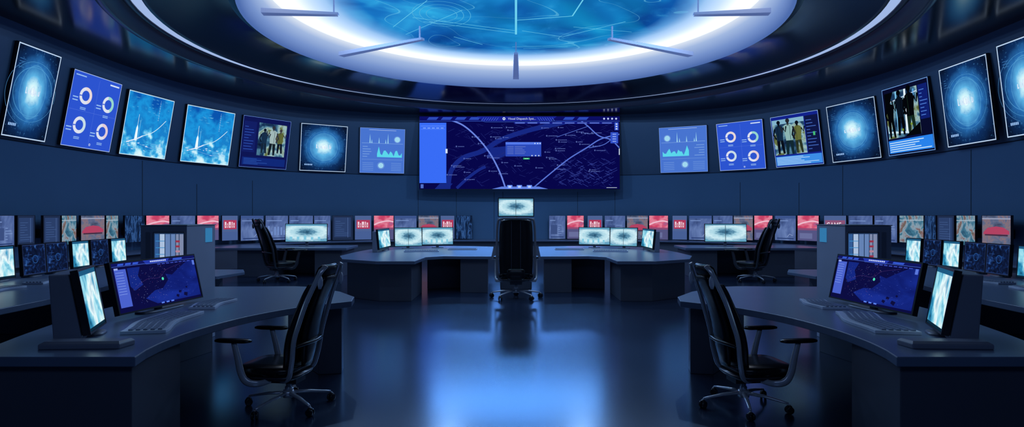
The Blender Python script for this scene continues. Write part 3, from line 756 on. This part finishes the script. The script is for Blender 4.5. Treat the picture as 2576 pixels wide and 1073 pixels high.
ROW = [(-60, -5, 620, c_grey), (2, 48, 618, c_doc), (70, 115, 616, c_doc), (118, 157, 614, c_street), (168, 231, 612, c_carpink), (235, 267, 611, c_street), (285, 337, 608, c_waves), (341, 402, 606, c_pink), (407, 470, 605, c_grey), (476, 532, 604, c_pink),
       (541, 582, 604, c_mark), (590, 649, 604, c_grey), (655, 713, 603, c_grey), (718, 779, 603, c_grey), (784, 826, 603, c_grey), (832, 884, 603, c_doc), (889, 931, 602, c_mark), (938, 988, 602, c_pink), (992, 1048, 601, c_grey), (1054, 1105, 601, c_carpink), (1110, 1145, 600, c_mark), (1149, 1189, 600, c_waves),
       (1380, 1421, 600, c_grey), (1425, 1467, 600, c_pink), (1476, 1514, 600, c_mark), (1520, 1572, 601, c_grey), (1578, 1631, 601, c_carpink), (1636, 1684, 602, c_pink), (1695, 1732, 602, c_mark), (1738, 1796, 603, c_grey), (1801, 1851, 603, c_grey), (1856, 1905, 603, c_carpink), (1910, 1957, 603, c_pink), (1964, 2018, 604, c_grey), (2023, 2078, 605, c_pink),
       (2092, 2150, 606, c_mark), (2157, 2220, 607, c_grey), (2225, 2285, 608, c_grey), (2291, 2355, 610, c_street), (2358, 2388, 612, c_waves), (2391, 2436, 614, c_doc), (2441, 2491, 616, c_street), (2508, 2585, 619, c_carpink)]
LBL = {c_grey: 'pale grey-blue screen image', c_doc: 'dark blue document page', c_street: 'green and grey street scene', c_carpink: 'red car on grey', c_waves: 'dark blue wavy pattern', c_pink: 'bright pink and red image', c_mark: 'red lettering on grey-blue'}
for a0, a1, yb, fn in ROW:
    mid, yaw, w = chord_place(a0, a1, 0.30)
    Z = mid.y; zt = 1.6-2*Z/1500; zb = max(1.6-(yb-540)*Z/1500, 0.715)
    display('counter_display', 'small display at the wall counter showing '+LBL[fn], 'screen', (mid.x, mid.y, zb), yaw, w*0.97, zt-zb, 0.0, fn, thick=0.04, bez=0.008, mount=0.24, group='row of small displays above the wall counter')

# ------------------------------------------------------------------ desks
def desk(name, label, origin, top, supports, s, z=0.75, th=0.06, group=None, panels=()):
    r = root(name, label, 'desk', (origin[0]*s, origin[1], 0), 0, group)
    def L(pts): return [((p[0]-origin[0])*s, p[1]-origin[1]) for p in pts]
    m = MB(); m.prism(L(top), z-th, z, DESK); build('desktop', m, r, 0.006)
    for sp in supports:
        m = MB(); m.prism(L(sp), 0.0, z-th, DESKD)
        build('pedestal', m, r, 0.006)
    for sp in panels:
        m = MB(); m.prism(L(sp), 0.0, z-th, DESKD); build('modesty_panel', m, r, 0.004)
    return r
NEAR = [(-3.5, 3.57)]+[(-2.28, 3.57)]+spline([(-2.33, 3.75), (-2.37, 4.05), (-2.36, 4.45), (-2.25, 5.0), (-2.0, 5.5), (-1.62, 5.88)], 5)+[(-1.68, 6.2)]+spline([(-1.95, 6.62), (-2.5, 7.08), (-3.0, 7.1), (-3.62, 7.08)], 4)+spline([(-3.78, 6.2), (-3.72, 5.2), (-3.55, 4.4), (-3.42, 3.95)], 4)
for k in (1, -1):
    desk('curved_desk', 'large blue-grey curved workstation desk with dark pedestals', (-2.8, 5.0), NEAR,
         [[(-3.42, 3.63), (-2.34, 3.63), (-2.42, 4.3), (-3.45, 4.3)], [(-1.98, 5.98), (-1.76, 6.02), (-1.80, 6.22), (-2.5, 6.98), (-2.62, 6.85)]], k,
         panels=[[(-3.55, 4.32), (-3.50, 4.32), (-3.64, 5.2), (-3.70, 6.2), (-3.56, 7.0), (-3.61, 7.0), (-3.75, 6.2), (-3.69, 5.2)]], group='large curved near desks')
MID = [(-3.66, 12.4), (-3.35, 11.5), (-2.58, 10.95), (-1.86, 10.95), (-1.82, 12.0), (-1.5, 12.3), (-0.5, 12.2)]+spline([(-0.6, 16.0), (-1.7, 16.35), (-2.8, 16.1), (-3.5, 15.2), (-3.68, 13.6)], 4)
for k in (1, -1):
    desk('console_desk', 'blue-grey angular console desk on faceted dark pedestals', (-2.2, 13.0), MID,
         [[(-3.29, 11.62), (-2.53, 11.06), (-1.94, 11.06), (-1.94, 12.3), (-3.29, 12.7)], [(-1.15, 12.32), (-0.58, 12.26), (-0.62, 13.4), (-1.15, 13.4)]], k,
         panels=[[(-1.92, 12.9), (-1.88, 12.9), (-1.16, 13.2), (-1.16, 13.24)]], group='pair of central console desks')
SEC = [(-7.3, 4.3), (-4.75, 4.6)]+spline([(-4.68, 5.3), (-4.75, 6.2), (-4.98, 7.4), (-5.5, 9.0), (-5.9, 10.9)], 4)+[(-7.3, 10.9)]
BACK = [(-7.9, 15.3), (-4.35, 15.3), (-4.45, 16.8), (-7.9, 16.8)]
for k in (1, -1):
    desk('side_desk', 'long blue-grey side desk carrying a row of monitors', (-6.2, 7.6), SEC,
         [[(-7.1, 4.6), (-4.95, 4.8), (-4.95, 5.4), (-7.1, 5.4)], [(-7.1, 8.0), (-5.4, 8.0), (-5.7, 9.2), (-7.1, 9.2)], [(-7.1, 10.0), (-5.9, 10.0), (-6.0, 10.8), (-7.1, 10.8)]], k, group='long side desks')
    desk('rear_desk', 'dark rectangular desk with three cabinet pedestals', (-6.1, 16.0), BACK,
         [[(-7.2, 15.4), (-6.25, 15.4), (-6.25, 16.6), (-7.2, 16.6)], [(-5.2, 15.4), (-4.5, 15.4), (-4.5, 16.6), (-5.2, 16.6)]], k,
         panels=[[(-6.25, 16.4), (-5.2, 16.4), (-5.2, 16.45), (-6.25, 16.45)]], group='rectangular rear desks')
    r = root('side_table', 'small blue-grey table with slab legs beside a cabinet', 'table', (-4.45*k, 8.8, 0), 0, 'small side tables')
    m = MB(); m.prism([(-0.45*k, -0.4), (0.3*k, -0.55), (0.4*k, 0.1), (0.2*k, 0.5), (-0.45*k, 0.5)], 0.71, 0.75, DESK); build('tabletop', m, r, 0.004)
    m = MB(); m.box((-0.2*k, 0, 0.355), (0.3, 0.7, 0.71), DESKD); build('pedestal', m, r, 0.004)
    r = root('equipment_cabinet', 'tall pale grey equipment cabinet with recessed striped screen', 'cabinet', (-4.26*k, 7.55, 0), 0, 'equipment cabinets behind the near desks')
    m = MB(); m.box((0, 0, 0.733), (0.56, 0.68, 1.466), PALEG); m.box((0, 0, 1.472), (0.58, 0.70, 0.010), GREYP); build('cabinet_body', m, r, 0.01)
    c = Canvas(0.36, 0.40); c_shelf(c)
    for i in range(len(c.v)): c.v[i] = c.v[i]+Vector((0.07*k, -0.346, 0.98))
    build('screen', c, r, fixn=False)
    m = MB()
    for cx, cz, sx, sz in ((0.07*k, 0.973, 0.38, 0.014), (0.07*k, 1.387, 0.38, 0.014), (0.07*k-0.187, 1.18, 0.014, 0.42), (0.07*k+0.187, 1.18, 0.014, 0.42)): m.box((cx, -0.346, cz), (sx, 0.02, sz), GREYP)
    m.box((-0.19*k, -0.343, 1.18), (0.05, 0.012, 0.42), BOXG)
    build('screen_frame', m, r, 0.003)
    m = MB(); m.box((0.283*k, 0.17, 1.34), (0.01, 0.16, 0.18), E(50, 120, 170)); build('blue_glow_patch', m, r)  # glowing patch added to stand in for a blue lit notch

# ------------------------------------------------------------------ monitors on desks
def desk_display(name, label, p0, p1, z, h, fn, tilt=-0.15, deskz=0.75, stand=0.3, housing=False, group=None, thick=0.035):
    a = Vector(p0); b = Vector(p1); d = b-a; m = (a+b)/2
    return display(name, label, 'monitor', (m.x, m.y, deskz), math.atan2(d.y, d.x), d.length, h, z-deskz, fn, tilt=tilt, thick=thick, stand=stand, housing=housing, group=group, bez=0.014)
for k in (1, -1):
    def pp(a, b): return ((a[0]*k, a[1]), (b[0]*k, b[1])) if k == 1 else ((b[0]*k, b[1]), (a[0]*k, a[1]))
    a, b = pp((-3.2, 4.82), (-3.1, 5.88))
    desk_display('map_monitor', 'wide black desk monitor showing navy coastal map with green dot', a, b, 0.80, 0.41, c_deskmap, tilt=-0.22, stand=0.5, group='wide map monitors on near desks')
    a, b = pp((-2.90, 4.06), (-3.08, 4.47))
    desk_display('side_monitor', 'upright desk monitor in grey wedge housing with pale cyan streaks', a, b, 0.80, 0.42, c_curtain, tilt=-0.17, stand=0.2, housing=0.20, group='angled side monitors on near desks')
    e = root('monitor_base_bar', 'long low grey bar with chamfered top on the desk', 'monitor base', (-2.77*k, 3.84, 0.75), 0.05*k, 'low base bars')
    m = MB(); m.loft([[(-0.25, -0.07, 0), (0.25, -0.07, 0), (0.27, 0.07, 0), (-0.27, 0.07, 0)], [(-0.25, -0.07, 0.03), (0.25, -0.07, 0.03), (0.27, 0.07, 0.03), (-0.27, 0.07, 0.03)], [(-0.23, -0.04, 0.045), (0.23, -0.04, 0.045), (0.25, 0.06, 0.045), (-0.25, 0.06, 0.045)]], BOXG, False)
    build('bar_body', m, e, 0.006)
    a, b = pp((-3.1, 13.55), (-3.1, 14.75)); desk_display('console_monitor', 'angled console monitor with grey side housing and pale image', a, b, 0.82, 0.44, c_curtain, tilt=-0.1, stand=0.3, housing=0.16, group='console monitors')
    a, b = pp((-3.02, 14.9), (-2.40, 15.2)); desk_display('console_monitor', 'console monitor with pale scan image and dark centre', a, b, 0.82, 0.45, c_bright, tilt=-0.08, group='console monitors')
    a, b = pp((-2.40, 15.3), (-1.64, 15.5)); desk_display('console_monitor', 'console monitor with bright pale cyan image', a, b, 0.84, 0.43, c_bright2, tilt=-0.08, group='console monitors')
    a, b = pp((-6.22, 16.1), (-5.14, 16.2)); desk_display('rear_monitor', 'wide bright monitor on rear desk with pale image', a, b, 0.88, 0.47, c_bright if k == -1 else c_bright2, tilt=-0.05, stand=0.4, group='rear desk monitors')
    ys = [(7.38, 7.84), (8.0, 8.43), (8.46, 8.9), (9.03, 9.42), (9.49, 9.94), (10.04, 10.46)]
    fns = [c_curtain, c_dark, c_dark, c_curtain, c_dark, c_curtain]
    for (y0, y1), fn in zip(ys, fns):
        a, b = pp((-5.853-0.094*y0, y0), (-5.853-0.094*y1, y1))
        desk_display('side_desk_monitor', 'black monitor with dim blue screen' if fn is c_dark else 'black monitor with bright cyan streaked screen', a, b, 0.79, 0.40, fn, tilt=-0.06, stand=0.22, group='monitor row on side desks')
r = root('display_pedestal', 'dark upright pedestal stand behind the central chair', 'stand', (0, 12.95, 0))
m = MB(); m.prism([(-0.34, -0.2), (0.34, -0.2), (0.30, 0.2), (-0.30, 0.2)], 0.0, 1.50, DESKD); build('pedestal_body', m, r, 0.02)
m = MB(); m.box((0, 0, 1.515), (0.8, 0.42, 0.03), GREYP); build('top_plate', m, r, 0.008)
display('pedestal_monitor', 'small bright monitor standing on top of the pedestal', 'monitor', (-0.0, 12.85, 1.53), 0, 0.74, 0.37, 0.05, c_bright, tilt=-0.03, thick=0.04, bez=0.02, stand=0.3)

# ------------------------------------------------------------------ keyboards
def keyboard(loc, yaw, L, W, label='slate-blue ergonomic keyboard with curved key rows', group='keyboards'):
    r = root('keyboard', label, 'keyboard', loc, yaw, group)
    def warp(x, y): return (x, y+0.10*W*math.cos(x/L*math.pi*2))
    m = MB(); n = 24
    pts = [warp(-L/2+L*i/n, -W/2) for i in range(n+1)]+[warp(L/2-L*i/n, W/2) for i in range(n+1)]
    m.prism(pts, 0, 0.024, KEYS); build('keyboard_body', m, r, 0.003)
    m = MB(); rows = 5; cols = 14
    for j in range(rows):
        for i in range(cols):
            x0 = -L/2+0.02*L+(L*0.96)*i/cols; x1 = x0+L*0.96/cols*0.9; y0 = -W/2+0.1*W+W*0.8*j/rows; y1 = y0+W*0.8/rows*0.6
            q = [warp(x0, y0), warp(x1, y0), warp(x1, y1), warp(x0, y1)]
            m.prism(q, 0.0245, 0.034, KEYC)
    build('keys', m, r); return r
for k in (1, -1):
    keyboard((-2.78*k, 4.68, 0.75), math.radians(101.5) if k == 1 else math.radians(78.5), 0.88, 0.30)
    keyboard((-2.87*k, 5.62, 0.75), math.radians(95) if k == 1 else math.radians(85), 0.54, 0.23, 'small slate-blue compact keyboard')
    keyboard((-5.86*k, 6.75, 0.75), math.radians(92), 0.45, 0.24); keyboard((-5.95*k, 7.5, 0.75), math.radians(96), 0.45, 0.24)
    keyboard((-2.2*k, 13.9, 0.75), 0.15*k, 0.8, 0.3); keyboard((-1.3*k, 14.6, 0.75), 0.0, 0.7, 0.3)

# ------------------------------------------------------------------ chairs
def chair(name, label, loc, yaw, S=(1, 1, 1), base_rot=0.3, style='task', group=None, metal=None):
    """faces local +Y"""
    r = root(name, label, 'chair', loc, yaw, group); MET = metal or SILVER
    SM = Matrix.Diagonal((S[0], S[1], S[2], 1)); ex = style == 'exec'
    def fin(nm, m, par=None, bev=0):
        if not ex and nm in ('backrest', 'headrest', 'back_frame_rail', 'lumbar_support', 'rear_back_shell', 'frame_cap'):
            for i, p in enumerate(m.v):
                if p.z > 0.36: m.v[i] = Vector((p.x, p.y-0.11*(p.z-0.36), p.z))
        for i in range(len(m.v)): m.v[i] = SM @ m.v[i]
        return build(nm, m, par or r, bev)
    m = MB(); m.superpad((0, 0.11, 0), 0.245, 0.25, [(0.30, 0.86), (0.315, 0.97), (0.345, 1.0), (0.368, 0.97), (0.380, 0.88), (0.384, 0.5)], BLACK, 4.5, 36); fin('seat', m)
    m = MB(); m.superpad((0, 0.07, 0), 0.22, 0.23, [(0.245, 0.55), (0.262, 0.9), (0.285, 1.0), (0.298, 1.0)], DKMET, 3.5, 36); m.box((0, 0.0, 0.235), (0.16, 0.22, 0.04), DKMET); fin('seat_shell', m)
    if ex: prof = [(0.37, -0.17, 0.215), (0.6, -0.18, 0.225), (0.85, -0.19, 0.225), (1.05, -0.205, 0.22), (1.15, -0.215, 0.205), (1.18, -0.22, 0.16)]
    else: prof = [(0.34, -0.10, 0.18), (0.42, -0.115, 0.20), (0.52, -0.115, 0.215), (0.64, -0.125, 0.218), (0.76, -0.15, 0.212), (0.88, -0.185, 0.20), (0.98, -0.215, 0.185), (1.04, -0.238, 0.165)]
    prof3 = spline(prof, 4)
    m = MB(); rings = []
    for z, y, w in prof3:
        f = []; b = []; N = 8
        for i in range(N+1):
            q = -1+2*i/N; cv = 0.045*q*q; e = 0.010+0.02*(1-q**4)
            f.append((q*w, y+cv+e, z)); b.append((q*w, y+cv-e, z))
        rings.append(f+list(reversed(b)))
    m.loft(rings, BLACK, True); fin('backrest', m)
    if not ex:
        m = MB(); rings = []
        for z, y, w, t in [(1.045, -0.25, 0.13, 0.016), (1.06, -0.252, 0.158, 0.030), (1.12, -0.27, 0.163, 0.034), (1.175, -0.285, 0.155, 0.028), (1.195, -0.292, 0.12, 0.012)]:
            ring = []
            for i in range(20):
                a = 2*math.pi*i/20; cx = math.copysign(abs(math.cos(a))**0.5, math.cos(a)); ring.append((w*cx, y+0.03*cx*cx+t*math.sin(a), z))
            rings.append(ring)
        m.loft(rings, BLACK, True); fin('headrest', m)
    for sx in (-1, 1):
        m = MB()
        if ex:
            pts = spline([(0.10*sx, -0.02, 0.26), (0.20*sx, -0.12, 0.28), (0.245*sx, -0.20, 0.36), (0.252*sx, -0.22, 0.6), (0.252*sx, -0.23, 0.9), (0.24*sx, -0.25, 1.12), (0.20*sx, -0.26, 1.19), (0.0, -0.262, 1.20)], 5)
            m.tube(pts, [0.016]*len(pts), GREYP, 10, 1.0, (0, 1, 0))
        else:
            pts = spline([(0.06*sx, 0.06, 0.25), (0.15*sx, -0.04, 0.255), (0.205*sx, -0.12, 0.31), (0.228*sx, -0.145, 0.44), (0.238*sx, -0.15, 0.6), (0.234*sx, -0.175, 0.74), (0.222*sx, -0.21, 0.9), (0.196*sx, -0.252, 1.04), (0.18*sx, -0.285, 1.14), (0.14*sx, -0.308, 1.19)], 5)
            m.tube(pts, [0.011]*len(pts), MET, 10, 1.9, (1, 0, 0))
        fin('back_frame_rail', m)
    m = MB()
    if ex:
        for sx in (-1, 1): m.box((0.06*sx, -0.235, 0.76), (0.010, 0.02, 0.8), DKMET)
        m.superpad((0, -0.20, 0), 0.12, 0.06, [(0.30, 0.8), (0.32, 1), (0.44, 1), (0.46, 0.8)], BLACK, 4)
        fin('back_spine', m)
    else:
        m.tube(spline([(-0.225, -0.15, 0.55), (-0.12, -0.19, 0.56), (0, -0.205, 0.56), (0.12, -0.19, 0.56), (0.225, -0.15, 0.55)], 4), 0.024, BLACK, 8, 0.7, (0, 1, 0)); fin('lumbar_support', m)
        m = MB(); rings = []
        for z, y, w in spline([(0.36, -0.18, 0.09), (0.5, -0.19, 0.135), (0.66, -0.195, 0.15), (0.84, -0.225, 0.14), (0.98, -0.265, 0.15), (1.10, -0.305, 0.135)], 3):
            rings.append([(-w, y+0.02, z), (-w*0.5, y-0.004, z), (w*0.5, y-0.004, z), (w, y+0.02, z), (w*0.5, y+0.012, z), (-w*0.5, y+0.012, z)])
        m.loft(rings, BLACK, True); fin('rear_back_shell', m)
        for sx in (-1, 1):
            m = MB(); m.superpad((0.187*sx, -0.297, 1.06), 0.02, 0.02, [(-0.05, 0.5), (-0.02, 1), (0.02, 0.9), (0.05, 0.3)], GREYP if metal else KEYS, 2, 12); fin('frame_cap', m)
    for sx in (-1, 1):
        m = MB()
        pts = spline([(0.17*sx, 0.06, 0.262), (0.255*sx, 0.12, 0.258), (0.278*sx, 0.20, 0.275), (0.282*sx, 0.245, 0.34), (0.282*sx, 0.275, 0.46), (0.28*sx, 0.31, 0.585)], 5)
        n = len(pts); m.tube(pts, [0.011+0.005*math.sin(i/n*3.14) for i in range(n)], MET, 10, 1.9, (1, 0, 0)); arm = fin('armrest', m)
        m = MB(); m.superpad((0.28*sx, 0.315, 0.585), 0.038, 0.155, [(0, 0.8), (0.006, 1), (0.02, 1), (0.028, 0.86)], BLACK, 3.2, 28); fin('arm_pad', m, arm)
    m = MB(); m.lathe([(0.0, 0.10), (0.028, 0.10), (0.028, 0.17), (0.02, 0.175), (0.02, 0.235), (0.0, 0.235)], SILVER, 20); fin('gas_column', m)
    m = MB(); m.lathe([(0.0, 0.085), (0.045, 0.085), (0.05, 0.12), (0.04, 0.145), (0.0, 0.145)], SILVER, 24); base = fin('base_hub', m)
    for i in range(5):
        a = base_rot+2*math.pi*i/5; c_, s_ = math.cos(a), math.sin(a)
        m = MB(); m.tube([(0.04*c_, 0.04*s_, 0.118), (0.18*c_, 0.18*s_, 0.108), (0.30*c_, 0.30*s_, 0.088), (0.345*c_, 0.345*s_, 0.08)], [0.022, 0.018, 0.014, 0.011], SILVER, 10, 0.7, (-s_, c_, 0)); fin('base_leg', m, base)
        m = MB(); cx, cy = 0.35*c_, 0.35*s_
        for off in (-0.016, 0.016):
            ax = Vector((-math.sin(a+0.6), math.cos(a+0.6), 0)); p = Vector((cx, cy, 0.030))+ax*off
            m.tube([p-ax*0.009, p-ax*0.007, p+ax*0.007, p+ax*0.009], [0.022, 0.030, 0.030, 0.022], BEZ, 18, 1.0, (0, 0, 1))
        m.tube([(cx, cy, 0.035), (cx, cy, 0.075)], 0.009, SILVER, 8); m.superpad((cx, cy, 0.052), 0.026, 0.022, [(0, 1), (0.012, 0.8), (0.018, 0.3)], BEZ, 2, 14)
        fin('caster', m, base)
    return r
R = math.radians
for k in (1, -1):
    chair('office_chair', 'black ergonomic task chair with silver frame and headrest', (-1.90*k, 4.98, 0), R(82)*k, (1, 1, 1), 0.35 if k == 1 else 0.9, group='ergonomic task chairs')
    chair('office_chair', 'tall dark office chair turned toward the rear desk', (-5.75*k, 14.35, 0), R(-48)*k, (1.45, 1.25, 1.26), 0.2, group='ergonomic task chairs', metal=DKMET)
chair('executive_chair', 'wide high-backed black chair with grey frame, back view', (0.0, 11.45, 0), 0, (1.42, 1.1, 1.28), 0.31, 'exec')

# ------------------------------------------------------------------ lights
def area(name, loc, rot, size, col, power, sy=None, spread=None):
    l = bpy.data.lights.new(name, 'AREA'); l.size = size; l.color = col; l.energy = power
    if sy: l.shape = 'RECTANGLE'; l.size_y = sy
    if spread: l.spread = spread
    o = bpy.data.objects.new(name, l); o.location = loc; o.rotation_euler = rot; COL.objects.link(o); return o
area('added_fill', (0, -1.5, 4.9), (R(55), 0, 0), 6, (0.35, 0.55, 1.0), 40, 1.5)  # added dim blue fill behind the camera, no visible fixture
# added narrow-beam lights above and below the main display, for the floor's blue pool
area('added_floor_beam', (0, 21.1, 5.15), (R(-66), 0, 0), 6.0, (0.13, 0.40, 1.0), 11, 0.4, R(34))
area('added_floor_beam', (0, 21.2, 2.38), (R(-72), 0, 0), 6.0, (0.13, 0.36, 1.0), 2.2, 0.15, R(24))
for ang, en in ((62, 215), (118, 215), (12, 85), (168, 85), (-60, 50), (-120, 50)):  # added point lights inside the dome, brightening walls and desks
    a = math.radians(ang)
    l = bpy.data.lights.new('added_dome_fill', 'POINT'); l.energy = en; l.color = (0.38, 0.62, 1.0); l.shadow_soft_size = 0.03
    o = bpy.data.objects.new('added_dome_fill', l); o.location = (CC[0]+4.0*math.cos(a), CC[1]+4.0*math.sin(a), 5.75); COL.objects.link(o)
w = bpy.data.worlds.new('world'); scene.world = w; w.use_nodes = True
w.node_tree.nodes['Background'].inputs[0].default_value = (0.01, 0.02, 0.05, 1)

cam = bpy.data.cameras.new('camera'); co = bpy.data.objects.new('camera', cam); COL.objects.link(co)
co.location = (0, 0, 1.6); co.rotation_euler = (R(90), 0, 0)
cam.sensor_width = 36; cam.lens = 1500/2576*36; cam.shift_x = -10/2576; cam.shift_y = 3.5/2576
cam.clip_start = 0.05; cam.clip_end = 100
scene.camera = co
